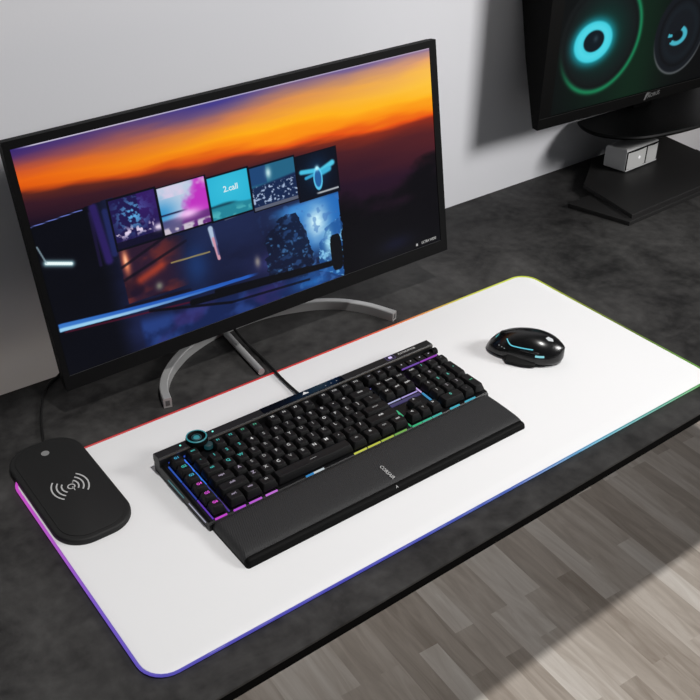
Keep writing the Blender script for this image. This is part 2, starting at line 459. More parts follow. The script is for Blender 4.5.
for i in range(3):
    c = MB(); c.lathe([(.0008, .0287), (.0008, .0291)], (.408 + i * .0095, .2790 + .0004 * i, 0), 10); c.build('status_light', glow(150, 150, 155, .7), kb)
# marks on the bar: emissive sail emblem and badge, printed lettering
c = MB()
for pts in ([(.3705, .2790), (.3742, .2790), (.3757, .2850), (.3735, .2825)], [(.3738, .2790), (.3780, .2790), (.3778, .2815), (.3757, .2842)], [(.3778, .2790), (.3805, .2790), (.3800, .2808), (.3779, .2812)]):
    c.poly([(x, y, .0290) for x, y in pts])
c.build('sail_emblem', glow(215, 215, 215, 1.0), kb)
c = MB(); q = rrect(.5150, .2762, .5300, .2858, .001, 2); qi = inset(q, .0007)
for i in range(len(q)):
    j = (i + 1) % len(q); c.poly([(q[i][0], q[i][1], .0289), (q[j][0], q[j][1], .0289), (qi[j][0], qi[j][1], .0289), (qi[i][0], qi[i][1], .0289)])
c.build('badge_frame', glow(105, 90, 150, .8), kb)
c = MB(); c.prism(rrect(.5195, .2790, .5255, .2832, .0015, 3), .0286, .0290); c.build('badge_icon', glow(205, 190, 245, 1.1), kb)
c = MB(); c.add_mesh(*text_geo('PLATINUM-RGB'), text_mtx((.5525, .2808, .0289), .0056, sx=.80)); c.build('bar_lettering', M['print_grey'], kb)
# backlight strips in the gaps between the keys
def strip(x0, y0, x1, y1, col, s=1.0, wd=.0008, z=None):
    dx, dy = x1 - x0, y1 - y0; ln = math.hypot(dx, dy); nx, ny = -dy / ln * wd, dx / ln * wd
    mb = MB()
    def zz(y): return z if z is not None else PZ(y) + .0006
    A = [(x0 + nx, y0 + ny), (x0 - nx, y0 - ny), (x1 - nx, y1 - ny), (x1 + nx, y1 + ny)]
    lo = [mb.v((x, y, zz(y) - .0012)) for x, y in A]; hi = [mb.v((x, y, zz(y) + .0006)) for x, y in A]
    mb.face(hi); mb.face(lo[::-1])
    for i in range(4): j = (i + 1) % 4; mb.face([lo[i], lo[j], hi[j], hi[i]])
    mb.build('backlight_strip', glow(*col, s), kb)
FY = .1552
strip(.1605, .265, .1605, .232, (30, 75, 170)); strip(.1605, .230, .1605, .196, (32, 55, 150)); strip(.1605, .194, .1605, .157, (85, 45, 165))
strip(.1822, .266, .1822, .240, (45, 105, 220), 1.2, .0013); strip(.1822, .238, .1822, .212, (30, 110, 215), 1.1, .0013)
strip(.1822, .210, .1822, .186, (40, 60, 160), .8); strip(.1822, .184, .1822, .157, (75, 45, 150), .8)
strip(.1640, .2715, .1800, .2715, (45, 75, 190), .8, .0008); strip(.185, .2715, .2050, .2715, (45, 85, 200), .8, .0008)
strip(.1620, FY, .1780, FY, (190, 60, 200)); strip(.1870, FY, .2035, FY, (175, 70, 205)); strip(.2085, FY, .2260, FY, (180, 85, 205)); strip(.2315, FY, .2480, FY, (190, 105, 210))
strip(.2900, FY, .3015, FY, (45, 130, 190)); strip(.3015, FY, .3170, FY, (190, 200, 205))
strip(.3640, FY, .3840, FY, (190, 195, 75)); strip(.3860, FY, .4060, FY, (185, 190, 65)); strip(.4080, FY, .4280, FY, (160, 180, 65)); strip(.4300, FY, .4500, FY, (110, 165, 75))
strip(.4585, .1700, .4585, .1565, (40, 160, 100)); strip(.4600, FY, .4760, FY, (50, 175, 120)); strip(.4775, FY, .4930, FY, (55, 175, 140)); strip(.4945, FY, .5110, FY, (60, 170, 160))
strip(.5260, FY, .5430, FY, (60, 170, 190)); strip(.5530, FY, .5720, FY, (60, 165, 190))
XN = MX + 18.375 * U; XM = MX + 15.125 * U
strip(XN, .256, XN, .232, (170, 110, 210), .9); strip(XN, .230, XN, .205, (190, 165, 225), 1.0); strip(XN, .203, XN, .172, (60, 140, 190), 1.0, .0013)
strip(XM, .250, XM, .212, (185, 195, 225), .9); strip(XM + .003, .2105, XM + .026, .2105, (170, 172, 215), 1.0, .0006); strip(XM + .028, .2105, XN - .003, .2105, (165, 150, 215), 1.0, .0006)
strip(XM + .004, .2040, XN - .004, .2040, (66, 58, 112), .7, .0024)  # wide dim glowing strip stands in for violet backlight spill on the plate
strip(.523, .2545, .555, .2545, (110, 70, 170), .9, z=.0225); strip(.557, .2545, .588, .2545, (150, 60, 185), .9, z=.0225)
strip(MX + 15.35 * U, ROWY[1] + .008, MX + 15.35 * U, ROWY[1] - .006, (50, 170, 120), 1.0, .0014)
for xx, cc in ((.2310, (40, 140, 110)), (.2520, (60, 140, 90)), (.2745, (150, 155, 50)), (.3560, (120, 130, 160)), (.4640, (100, 100, 190))):
    strip(xx - .003, ROWY[5] - .0108, xx + .003, ROWY[5] - .0108, cc, .8)
# side light lines
for y0, y1, cc in ((.252, .212, (70, 120, 125)), (.200, .160, (165, 165, 185))):
    mb = MB(); mb.box(KX0 - .0009, y1, .0085, KX0 + .0006, y0, .0098); mb.build('side_light', glow(*cc, .8), kb)
# cable from the back edge, over the rim and away behind the stand
c = MB(); c.tube(spline([(.3810, .284, .010), (.3845, .305, .0060), (.3870, .335, .0034), (.3885, .362, .0034), (.3915, .3865, .0030), (.3960, .410, .0000), (.3990, .440, -.0012), (.3990, .480, .0020), (.3990, .510, .0105), (.3990, .527, .0142), (.3990, .546, .0100), (.4000, .575, -.0010), (.402, .62, -.0012)]), .0024, 10)
c.build('cable', M['rubber'], kb, smooth=60)

# ------------------------------------------------------------------ wrist rest
wr = thing('wrist_rest', (.374, .112, 0), 'padded black leatherette wrist rest along the front of the keyboard', 'wrist rest')
prof = [(.1515, 0.0), (.1515, .0105), (.1500, .0135), (.1450, .0148), (.1300, .0150), (.1080, .0146), (.0950, .0138), (.0890, .0128), (.0850, .0112), (.0825, .0085), (.0815, .0022)]
c = MB(); RG = []
xa, xb = .1565, .5905
for x, k in ((xa, .45), (xa + .0012, .72), (xa + .0035, .90), (xa + .007, 1.0), (xb - .007, 1.0), (xb - .0035, .90), (xb - .0012, .72), (xb, .45)):
    RG.append([(x, y, .0004 + (z - .0004) * k if z > .003 else max(z, .0004)) for y, z in prof])
c.loops(RG); c.build('cushion', M['leather'], wr, smooth=50)
c = MB(); c.prism(rrect(xa - .0004, .0752, xb + .0004, .1515, .004, 4), 0, .0022, .0006); c.build('base_tray', M['black'], wr, smooth=40)
c = MB(); c.loops([[(x, .0832 + (y - .0832) * ky, .0022 + (z - .0022) * k) for y, z in ((.0832, .0022), (.0758, .0022), (.0762, .0070), (.0780, .0092), (.0812, .0102), (.0832, .0100))] for x, k, ky in ((xa, .35, .75), (xa + .0015, .7, .92), (xa + .004, .92, 1), (xa + .008, 1, 1), (xb - .008, 1, 1), (xb - .004, .92, 1), (xb - .0015, .7, .92), (xb, .35, .75))]); c.build('front_lip', M['black'], wr, smooth=40)
c = MB(); c.add_mesh(*text_geo('CORSAIR'), text_mtx((.3735, .1005, .01475), .0070, xdir=(0, -1, -.045), up=(1, 0, 0), sx=.95)); c.build('lettering', M['print_grey'], wr)
c = MB(); c.add_mesh(*text_geo('A'), text_mtx((.3705, .0772, .0092), .0050, xdir=(1, 0, 0), up=(0, .55, 1))); c.build('sail_emblem', M['print_grey'], wr)

# ------------------------------------------------------------------ mouse
MC = Vector((.7185, .2045, 0)); MA = math.radians(124)
mm = Matrix.Translation(MC) @ Matrix.Rotation(MA, 4, 'Z')
mouse = thing('mouse', tuple(MC), 'glossy black gaming mouse with thin cyan light lines on the white pad', 'mouse')
ML = .0575
def m_prof(t):                      # t: -1 tail .. 1 nose -> half width, height, side shift
    a = max(0.0, 1 - abs(t) ** 2.6) ** .5
    wv = .0325 * a * (1 - .10 * math.exp(-((t - .25) / .35) ** 2)) * (1.0 - .10 * t)
    hv = .0405 * max(0.0, 1 - abs((t + .12) / 1.13) ** 2.2) ** .68
    return wv, hv
def m_pt(t, a):                     # a: 0 left (+y) .. pi right, over the top
    wv, hv = m_prof(t)
    ca, sa = math.cos(a), math.sin(a)
    y = wv * (abs(ca) ** .95) * (1 if ca > 0 else -1); z = .0014 + .0065 * min(1, hv / .02) + (hv - .0065 * min(1, hv / .02)) * (abs(sa) ** 1.08)
    return Vector((t * ML, y, z))
c = MB(mm); RG = []
TS = [-.999 + .06 * (1 - math.cos(PI * k / 8)) for k in range(0, 5)] + [-.90 + k * .1 for k in range(19)] + [.93, .96, .985, .998]
for t in sorted(TS):
    RG.append([m_pt(t, PI * k / 28) for k in range(29)] + [(t * ML * .96, -m_prof(t)[0] * .80, .0008), (t * ML * .96, m_prof(t)[0] * .80, .0008)])
c.loops(RG); c.build('body', M['mouse'], mouse, smooth=70)
def m_nrm(t, a):
    e = .01
    n = (m_pt(t + e, a) - m_pt(t - e, a)).cross(m_pt(t, a + e) - m_pt(t, a - e)).normalized()
    if n.z < 0: n = -n
    return n
def m_line(name, tas, rad, mat, lift=.0001):
    mb = MB(mm); mb.tube([m_pt(t, a) + m_nrm(t, a) * lift for t, a in tas], rad, 8); return mb.build(name, mat, mouse, smooth=60)
def m_lerp(pts, n=6):
    return [tuple(Vector(q)) for q in [x for x in spline([(t, a, 0) for t, a in pts], n)]]
CY = glow(95, 200, 220, 1.0)
m_line('light_line', [(t, a) for t, a, _ in m_lerp([(.45, .98), (.38, .75), (.28, .61), (.05, .58), (-.26, .62)])], .0008, CY)
m_line('light_line', [(t, a) for t, a, _ in m_lerp([(.76, 1.30), (.72, 1.46), (.62, 1.62)])], .0007, glow(60, 165, 170, .9))
m_line('side_light', [(-.34, .36), (-.45, .37), (-.56, .40)], .0016, glow(135, 215, 225, .9))
for t, a in ((.62, .62), (.54, .52), (.47, .45)):
    m_line('indicator_dot', [(t + .01, a), (t - .01, a)], .0006, glow(170, 180, 180, .8))
# split between the buttons, wheel, rear emblem
mb = MB(mm); mb.tube([m_pt(t, PI / 2) + Vector((0, 0, -.0001)) for t in [.25 + .05 * k for k in range(14)]], .0007, 6); mb.build('button_split', M['black'], mouse, smooth=60)
mb = MB(mm)
wc = m_pt(.58, PI / 2) + Vector((0, 0, -.0058))
mb.loops([[(wc.x + .0068 * math.cos(q), wc.y + y, wc.z + .0068 * math.sin(q)) for q in [2 * PI * k / 24 for k in range(24)]] for y in (-.0034, .0034)])
mb.build('scroll_wheel', M['mouse_grip'], mouse, smooth=40)
mb = MB(mm)
em = [(-.70, 1.32), (-.58, 1.24), (-.50, 1.33), (-.55, 1.49), (-.67, 1.48)]
mb.poly([m_pt(t, a) + m_nrm(t, a) * .0004 for t, a in em]); mb.build('emblem', glow(225, 228, 230, .9), mouse)
# thumb rest flange on the near side
fl = [(.030, .0220), (.021, .0370), (-.002, .0390), (-.020, .0355), (-.026, .0220)]
mb = MB(mm)
mb.loops([[(x, y * .72, .0012) for x, y in fl], [(x, y, .0026) for x, y in fl], [(x, y * .985, .0058) for x, y in fl], [(x, y * .70, .0125) for x, y in fl]])
mb.build('thumb_rest', M['mouse_grip'], mouse, smooth=35)
for sgn, (t0, t1) in ((1, (.05, -.18)), (1, (-.20, -.42))):
    m_line('side_button', [(t0 + (t1 - t0) * k / 6, .50) for k in range(7)], .0022, M['mouse'], -.0008)

# ------------------------------------------------------------------ wide monitor
AX = Vector((0.99924, -0.02460, 0.03040)); AU = Vector((-0.02661, 0.14189, 0.98952))
# exact frame found for the panel: width axis, depth axis (away from viewer), height axis
AXn = AX.normalized(); AU = (AU - AXn * AU.dot(AXn)).normalized(); AN = AU.cross(AXn).normalized()
mon_m = Matrix.Translation((.11364, .45872, .05)) @ Matrix((AXn, AN, AU)).transposed().to_4x4()
mon = thing('monitor', (.43, .50, PT), 'wide black monitor on silver curved stand showing an orange sunset and game pictures', 'monitor')
MW, MH = .6574, .326
def frame_ring(mb, o, i, y0, y1):
    """front frame between outer and inner rectangle (x0,z0,x1,z1)"""
    def rc(q, y): return [(q[0], y, q[1]), (q[2], y, q[1]), (q[2], y, q[3]), (q[0], y, q[3])]
    mb.loops([rc(i, y1), rc(i, y0), rc(o, y0), rc(o, y1)], False, False)
c = MB(mon_m); frame_ring(c, (0, -.0105, MW, MH), (.0085, .0095, .6450, .3158), 0, .012); c.build('bezel', M['bezel'], mon)
c = MB(mon_m)
c.loops([[(x, y, z) for x, z in rrect(0 + i, -.0105 + i, MW - i, MH - i, .004, 3)] for y, i in ((.0021, .0003), (.016, .0003), (.021, .006), (.028, .05), (.034, .09))])
c.build('back_shell', M['bezel'], mon, smooth=30)
c = MB(mon_m); c.box(.0085, .0006, .0088, .6450, .0016, .0096); c.build('bezel_lip', plain('bezel_lip', rgb(80, 80, 82), .4), mon)
c = MB(mon_m)
c.add_mesh(*text_geo('ULTRA WIDE'), text_mtx((.6195, -.0004, .0175), .0060, xdir=(1, 0, 0), up=(0, 0, 1), sx=.85))
c.poly([(.5935, -.0004, .0150), (.5972, -.0004, .0150), (.5972, -.0004, .0190), (.5935, -.0004, .0190)])
# lettering sits on the lower corner of the panel
lettering = c.build('lettering', M['print_grey'], mon)

# ---- the picture on the screen (what the display itself gives off)
rng = np.random.default_rng(3)
def vnoise(U_, V_, fx, fy, octv=4, seed=0):
    g = np.random.default_rng(seed); out = 0; amp = 1.0; tot = 0
    for o in range(octv):
        nx, ny = int(fx * 2 ** o) + 2, int(fy * 2 ** o) + 2
        R = g.random((ny + 1, nx + 1)); x = U_ * (nx - 1); y = V_ * (ny - 1)
        xi = np.clip(x.astype(int), 0, nx - 1); yi = np.clip(y.astype(int), 0, ny - 1); fx_, fy_ = x - xi, y - yi
        fx_ = fx_ * fx_ * (3 - 2 * fx_); fy_ = fy_ * fy_ * (3 - 2 * fy_)
        out = out + amp * ((R[yi, xi] * (1 - fx_) + R[yi, xi + 1] * fx_) * (1 - fy_) + (R[yi + 1, xi] * (1 - fx_) + R[yi + 1, xi + 1] * fx_) * fy_)
        tot += amp; amp *= .5
    return out / tot
def sst(a, b, x): t = np.clip((x - a) / (b - a), 0, 1); return t * t * (3 - 2 * t)
def inpoly(U_, V_, P):
    m = np.zeros(U_.shape, bool); n = len(P)
    for i in range(n):
        (x0, y0), (x1, y1) = P[i - 1], P[i]
        if y0 == y1: continue
        cnd = ((y0 > V_) != (y1 > V_)) & (U_ < (x1 - x0) * (V_ - y0) / (y1 - y0) + x0); m ^= cnd
    return m
def segd(U_, V_, a, b, ar=2.08):
    ax, ay, bx, by = a[0] * ar, a[1], b[0] * ar, b[1]; px, py = U_ * ar, V_
    dx, dy = bx - ax, by - ay; t = np.clip(((px - ax) * dx + (py - ay) * dy) / (dx * dx + dy * dy + 1e-12), 0, 1)
    return np.hypot(px - ax - t * dx, py - ay - t * dy)
class Art:
    def __init__(s, nu, nv):
        s.U, s.V = np.meshgrid(np.linspace(0, 1, nu), np.linspace(0, 1, nv)); s.C = np.zeros((nv, nu, 3)); s.nu, s.nv = nu, nv
    def mix(s, mask, col): mask = np.clip(np.asarray(mask, float), 0, 1)[..., None]; s.C = s.C * (1 - mask) + np.asarray(col, float) * mask
    def add(s, mask, col): s.C = s.C + np.asarray(mask, float)[..., None] * np.asarray(col, float)
    def rgba(s):
        c = np.clip(s.C, 0, 255) / 255.; l = np.where(c <= .04045, c / 12.92, ((c + .055) / 1.055) ** 2.4)
        return np.concatenate([l, np.ones(l.shape[:2] + (1,))], 2).reshape(-1, 4).astype(np.float32)
def art_mesh(art, fn, name, parent, mat):
    nu, nv = art.nu, art.nv; b = root_base(parent)
    V = [tuple(Vector(fn(u, v)) - b) for v in np.linspace(0, 1, nv) for u in np.linspace(0, 1, nu)]
    F = [(j * nu + i, (j + 1) * nu + i, (j + 1) * nu + i + 1, j * nu + i + 1) for j in range(nv - 1) for i in range(nu - 1)]
    me = bpy.data.meshes.new(name); me.from_pydata(V, [], F); me.materials.append(mat)
    a = me.color_attributes.new('picture', 'FLOAT_COLOR', 'POINT'); a.data.foreach_set('color', art.rgba().ravel())
    o = bpy.data.objects.new(name, me); COL.objects.link(o); o.parent = parent; return o

A = Art(680, 330); X, Y = A.U, A.V
n1 = vnoise(X, Y, 4, 14, 4, 1); n2 = vnoise(X, Y, 10, 10, 5, 2); n3 = vnoise(X, Y, 40, 40, 3, 5)
hz = np.interp(X, [0, .2, .37, .62, .84, 1], [.17, .227, .256, .282, .322, .339])
s = Y / hz                                     # 0 top of the sky .. 1 horizon
stops = np.array([0, .14, .30, .50, .70, .86, .96, 1.04, 1.25, 1.8, 3.2])
Lc = np.array([(52, 38, 110), (72, 44, 105), (130, 62, 80), (205, 84, 40), (232, 98, 14), (225, 90, 10), (170, 62, 18), (84, 34, 28), (52, 22, 34), (24, 12, 30), (10, 8, 16)])
Rc = np.array([(150, 120, 150), (232, 165, 110), (250, 190, 80), (253, 196, 62), (254, 184, 32), (250, 140, 12), (232, 82, 14), (140, 42, 24), (84, 30, 34), (44, 18, 38), (8, 7, 12)])
Mc = np.array([(70, 62, 140), (120, 92, 125), (210, 130, 80), (246, 160, 40), (254, 172, 18), (250, 140, 12), (225, 80, 16), (112, 40, 26), (66, 26, 34), (30, 14, 34), (10, 8, 18)])
sw = s + (n1 - .5) * .26
for ch in range(3):
    l_ = np.interp(sw, stops, Lc[:, ch]); m_ = np.interp(sw, stops, Mc[:, ch]); r_ = np.interp(sw, stops, Rc[:, ch])
    t = np.clip(X / .5, 0, 1); t2 = np.clip((X - .5) / .5, 0, 1)
    A.C[..., ch] = np.where(X < .5, l_ * (1 - t) + m_ * t, m_ * (1 - t2) + r_ * t2)
# dark hills at the right
hill = .62 + .06 * np.sin(X * 17) + .22 * (n2 - .5) + .5 * np.clip(.80 - X, 0, 1)
A.mix(sst(-.05, .06, Y - hill) * .92, (4, 4, 7))
A.mix(np.exp(-((X - .86) / .05) ** 2 - ((Y - .93) / .04) ** 2) * .5, (22, 26, 60))
# game scene panel
S = inpoly(X, Y, [(-.01, .318), (.158, .290), (.710, .354), (.698, 1.01), (-.01, 1.01)])
base = np.stack([12 + 16 * n2, 15 + 22 * n2, 36 + 40 * n2], 2)
A.C = np.where(S[..., None], base, A.C)
dark = sst(.17, .11, X) * S; A.mix(dark * .9, (3, 4, 10))
def inS(m): return m * S
A.mix(inS(sst(.0022, .0006, segd(X, Y, (0, .318), (.106, .306)))), (110, 125, 210))
A.mix(inS(np.exp(-(segd(X, Y, (.012, .482), (.060, .514)) / .014) ** 2)), (150, 195, 205)); A.mix(inS(sst(.008, .005, segd(X, Y, (.012, .482), (.060, .514)))), (235, 250, 250))
A.mix(inS(sst(.005, .002, segd(X, Y, (.002, .405), (.012, .480)))) * .7, (150, 175, 185))
A.mix(inS(sst(.028, .008, segd(X, Y, (.128, .31), (.137, .55)))) * .75, (52, 34, 112))
A.mix(inS(sst(.020, .006, segd(X, Y, (.150, .34), (.152, .53)))) * .6, (40, 50, 120))
A.mix(inS(sst(.010, .004, segd(X, Y, (.119, .33), (.118, .56)))) * .5, (40, 28, 80))
# warm street
om = inpoly(X, Y, [(.160, .522), (.262, .515), (.312, .545), (.300, .775), (.158, .77)]) * sst(.32, .24, X)
A.mix(om * .85, (46, 24, 44)); A.mix(om * sst(.42, .62, vnoise(X, Y, 14, 9, 4, 8)) * .75, (112, 44, 40)); A.mix(om * sst(.58, .70, vnoise(X, Y, 16, 14, 3, 18)) * .7, (24, 14, 34))
A.mix(np.exp(-((X - .171) / .008) ** 2 - ((Y - .585) / .055) ** 2), (232, 120, 80)); A.mix(np.exp(-((X - .171) / .004) ** 2 - ((Y - .575) / .03) ** 2), (255, 190, 150))
A.mix(np.exp(-(segd(X, Y, (.195, .68), (.245, .645)) / .022) ** 2) * .7, (190, 66, 40)); A.mix(np.exp(-((X - .232) / .008) ** 2 - ((Y - .735) / .018) ** 2), (120, 120, 110))
for q0, q1 in (((.16, .66), (.31, .57)), ((.16, .60), (.27, .52)), ((.15, .78), (.30, .80))): A.mix(inS(sst(.009, .004, segd(X, Y, q0, q1))) * .8, (16, 12, 26))
# blue haze of the middle
bl = S * sst(.30, .36, X); A.mix(bl * sst(.72, .60, Y) * .6, (30, 42, 82)); A.mix(S * np.exp(-((X - .325) / .03) ** 2 - ((Y - .70) / .10) ** 2) * .8, (26, 56, 110))
low = S * sst(.168, .182, X) * sst(.84, .90, Y - .12 * (X - .18)); A.mix(low * .85, (20, 36, 84)); A.mix(low * sst(.5, .75, vnoise(X, Y, 18, 10, 4, 12)) * .7, (42, 70, 140)); A.mix(low * sst(.55, .7, vnoise(X, Y, 9, 7, 3, 13)) * .5, (64, 42, 104))
A.mix(inS(np.exp(-((X - .52) / .05) ** 2 - ((Y - .80) / .05) ** 2)) * .7, (66, 62, 130)); A.mix(inS(np.exp(-((X - .472) / .007) ** 2 - ((Y - .778) / .025) ** 2)) * .8, (160, 150, 140))
# bright sky, creature
sk = S * sst(.50, .575, X + .05 * (n2 - .5)) * sst(.55, .575, Y) * sst(.90, .76, Y)
A.mix(sk * .9, (34, 112, 196)); A.mix(S * np.exp(-((X - .640) / .030) ** 2 - ((Y - .68) / .09) ** 2) * (.75 + .5 * n3), (205, 240, 250)); A.mix(S * np.exp(-((X - .59) / .045) ** 2 - ((Y - .60) / .035) ** 2) * .6, (90, 165, 225))
cre = inpoly(X + .02 * (n3 - .5), Y + .05 * (n3 - .5), [(.500, .70), (.525, .64), (.560, .595), (.590, .61), (.612, .72), (.622, .88), (.600, .93), (.49, .90)])
A.mix(cre * .9, (12, 20, 44)); A.mix(cre * sst(.60, .80, vnoise(X, Y, 110, 70, 3, 21)) * .6, (80, 140, 200))
cr2 = inpoly(X + .015 * (n3 - .5), Y, [(.640, .80), (.662, .72), (.706, .69), (.698, 1.0), (.630, .93)])
A.mix(cr2 * .8, (30, 84, 150)); A.mix(cr2 * sst(.52, .75, vnoise(X, Y, 90, 50, 3, 31)) * .9, (140, 205, 240))
A.mix(S * np.exp(-((X - .665) / .012) ** 2 - ((Y - .80) / .06) ** 2) * .9, (170, 225, 245))
A.mix(S * np.exp(-((X - .62) / .06) ** 2 - ((Y - .97) / .05) ** 2) * .8 * (.5 + n3), (36, 110, 190))
A.mix(S * sst(.60, .72, vnoise(X, Y, 70, 40, 2, 41)) * sst(.45, .62, X) * .5, (60, 110, 180))
# feather, yellow line, blue light bar, gun
A.mix(inS(sst(.016, .008, segd(X, Y, (.371, .55), (.376, .63)))), (170, 190, 215)); A.mix(inS(sst(.010, .005, segd(X, Y, (.374, .60), (.380, .70)))), (205, 150, 170)); A.mix(inS(sst(.006, .003, segd(X, Y, (.378, .56), (.381, .68)))) * .7, (60, 70, 120))
A.mix(inS(sst(.005, .002, segd(X, Y, (.269, .649), (.360, .655)))) * .8, (170, 150, 90))
A.mix(inS(sst(.006, .003, segd(X, Y, (.41, .53), (.455, .525)))) * .6, (110, 120, 140))
tb = np.clip((X - .012) / .46, 0, 1); yc = .775 + .060 * tb + .010 * np.sin(tb * PI); hb = .0185 - .012 * tb
bb = S * sst(.0, .003, X - .002) * sst(.475, .44, X); db = (Y - yc) / hb
A.mix(bb * sst(1.15, .8, np.abs(db)) * .95, (36, 92, 190)); A.mix(bb * sst(1.1, .85, np.abs(db)) * sst(-.15, .35, db) * sst(.42, .06, X) * .95, (175, 218, 240)); A.mix(bb * sst(1.1, .8, np.abs(db)) * sst(.22, .0, X) * .3, (110, 190, 240))
A.mix(inS(sst(.006, .002, segd(X, Y, (.014, .800), (.391, .880)))) * .8, (80, 14, 40))
A.mix(inS(sst(.018, .013, segd(X, Y, (.30, .865), (.675, .915)))), (7, 8, 13)); A.mix(inS(sst(.012, .008, segd(X, Y, (.36, .852), (.60, .895)))), (7, 8, 14))
A.mix(inS(sst(.009, .004, segd(X, Y, (.20, .835), (.392, .93)))) * .9, (8, 8, 16)); A.mix(inS(sst(.008, .004, segd(X, Y, (.392, .93), (.60, .955)))) * .8, (8, 9, 20))
A.mix(np.exp(-(np.abs((X - .684) / .016) ** 4) - (np.abs((Y - .865) / .095) ** 4)) > .37, (9, 10, 15))
# thumbnails
def thumb(x0, y0, x1, y1, fn):
    m = (X > x0) & (X < x1) & (Y > y0) & (Y < y1); a = (X - x0) / (x1 - x0); b = (Y - y0) / (y1 - y0); fn(m, a, b)
    edge = ((X > x0 - .004) & (X < x1 + .004) & (Y > y0 - .008) & (Y < y1 + .008)) & ~m; A.mix(edge, (8, 10, 22))
def t1(m, a, b):
    A.mix(m, (30, 22, 74)); A.mix(m * np.exp(-((a - .45) / .32) ** 2 - ((b - .38) / .3) ** 2) * sst(.48, .62, vnoise(X, Y, 120, 70, 3, 51)), (95, 175, 230))
    A.mix(m * sst(.9, .2, b) * (a > .6) * .5, (70, 30, 120)); A.mix(m * np.exp(-((b - .72) / .10) ** 2) * sst(.60, .72, vnoise(X, Y, 150, 80, 2, 52)), (225, 210, 235)); A.mix(m * (b > .86) * .7, (10, 10, 26))
    A.mix(m * np.exp(-((a - .95) / .10) ** 2 - ((b - .78) / .07) ** 2), (230, 215, 235))
def t2(m, a, b):
    A.mix(m, (190, 205, 225)); A.mix(m * np.exp(-(a / .35) ** 2 - ((b - .55) / .30) ** 2), (60, 150, 205)); k = vnoise(X, Y, 40, 24, 3, 61)
    A.mix(m * sst(.0, .25, a + .4 * k - .62 + .3 * (b - .5)), (190, 50, 190)); A.mix(m * (b < .25) * sst(.3, .8, k) * .8, (225, 205, 230)); A.mix(m * sst(.66, .74, b) * .7, (60, 40, 90)); A.mix(m * np.exp(-((a - .55) / .25) ** 2 - ((b - .68) / .10) ** 2), (240, 190, 240))
    A.mix(m * sst(.84, .90, b) * sst(.35, .6, vnoise(X, Y, 90, 50, 2, 62)), (200, 190, 205)); A.mix(m * sst(.55, .58, b) * sst(.62, .58, b) * sst(.6, .3, a), (20, 20, 60))
def t3(m, a, b):
    A.mix(m, (40, 176, 210)); A.mix(m * np.exp(-((a - .5) / .5) ** 2 - ((b - .3) / .4) ** 2) * .4, (70, 205, 230)); A.mix(m * sst(.66, .72, b + .05 * np.sin(a * 5)), (34, 130, 150))
    A.mix(m * sst(.72, .9, b) * sst(.45, .65, vnoise(X, Y, 50, 50, 3, 71)) * .7, (90, 190, 195)); A.mix(m * np.exp(-((b - .69) / .03) ** 2) * sst(.7, .4, a), (16, 70, 90))
def t4(m, a, b):
    A.mix(m, (20, 38, 76)); A.mix(m * sst(.45, .38, b + .1 * (a - .5)), (34, 98, 130)); A.mix(m * sst(.45, .38, b) * (a < .35) * .7, (26, 56, 110)); A.mix(m * np.exp(-((a - .40) / .06) ** 2 - ((b - .2) / .12) ** 2), (190, 225, 230))
    A.mix(m * sst(.42, .5, b) * sst(.93, .88, b) * sst(.60, .72, vnoise(X, Y, 190, 110, 2, 81)) * .9, (180, 200, 230)); A.mix(m * (b > .93) * .7, (120, 120, 130))
def t5(m, a, b):
    A.mix(m, (6, 12, 26)); A.mix(m * np.exp(-((a - .5) / .30) ** 2 - ((b - .45) / .35) ** 2) * .6, (14, 60, 100))
    for q0, q1, wd, cc in (((.10, .36), (.42, .40), .050, (70, 190, 225)), ((.20, .52), (.44, .48), .035, (50, 160, 205)), ((.55, .46), (.90, .33), .06, (80, 200, 230)), ((.58, .50), (.80, .45), .06, (60, 175, 215))):
        A.mix(m * sst(wd * 1.6, wd * .5, segd(a, b, q0, q1, 1.0)), cc)
    body = np.abs(((a - .50) / .11)) ** 2 + ((b - .60) / .26) ** 2; A.mix(m * sst(1.25, .95, body), (90, 200, 240)); A.mix(m * sst(.75, .45, body) * .75, (16, 60, 130)); A.mix(m * np.exp(-((a - .5) / .05) ** 2 - ((b - .36) / .06) ** 2), (190, 245, 255))
    A.mix(m * np.exp(-((b - .94) / .02) ** 2) * (a > .32) * sst(.4, .5, vnoise(X, Y, 60, 20, 1, 91)), (200, 205, 210))
thumb(.161, .301, .262, .518, t1); thumb(.268, .309, .376, .519, t2); thumb(.382, .326, .480, .522, t3); thumb(.486, .336, .598, .535, t4); thumb(.604, .346, .709, .555, t5)
A.mix((Y < .005) * .85 * sst(0, .05, X) * (1 - .5 * X), (225, 220, 235))  # thin pale edge highlight painted along the top of the screen
scr = art_mesh(A, lambda u, v: mon_m @ Vector((.009 + u * .6355, .0008, .010 + (1 - v) * .3055)), 'screen', mon, attr_glow('lit_display_panel', 0.3, 1.0, .06))
c = MB(mon_m); c.add_mesh(*text_geo('2.call'), text_mtx((.009 + .434 * .6355, -.0002, .010 + (1 - .393) * .3055), .0115, xdir=(1, 0, 0), up=(0, 0, 1)))
c.build('screen_caption', glow(215, 240, 245, .9), scr)

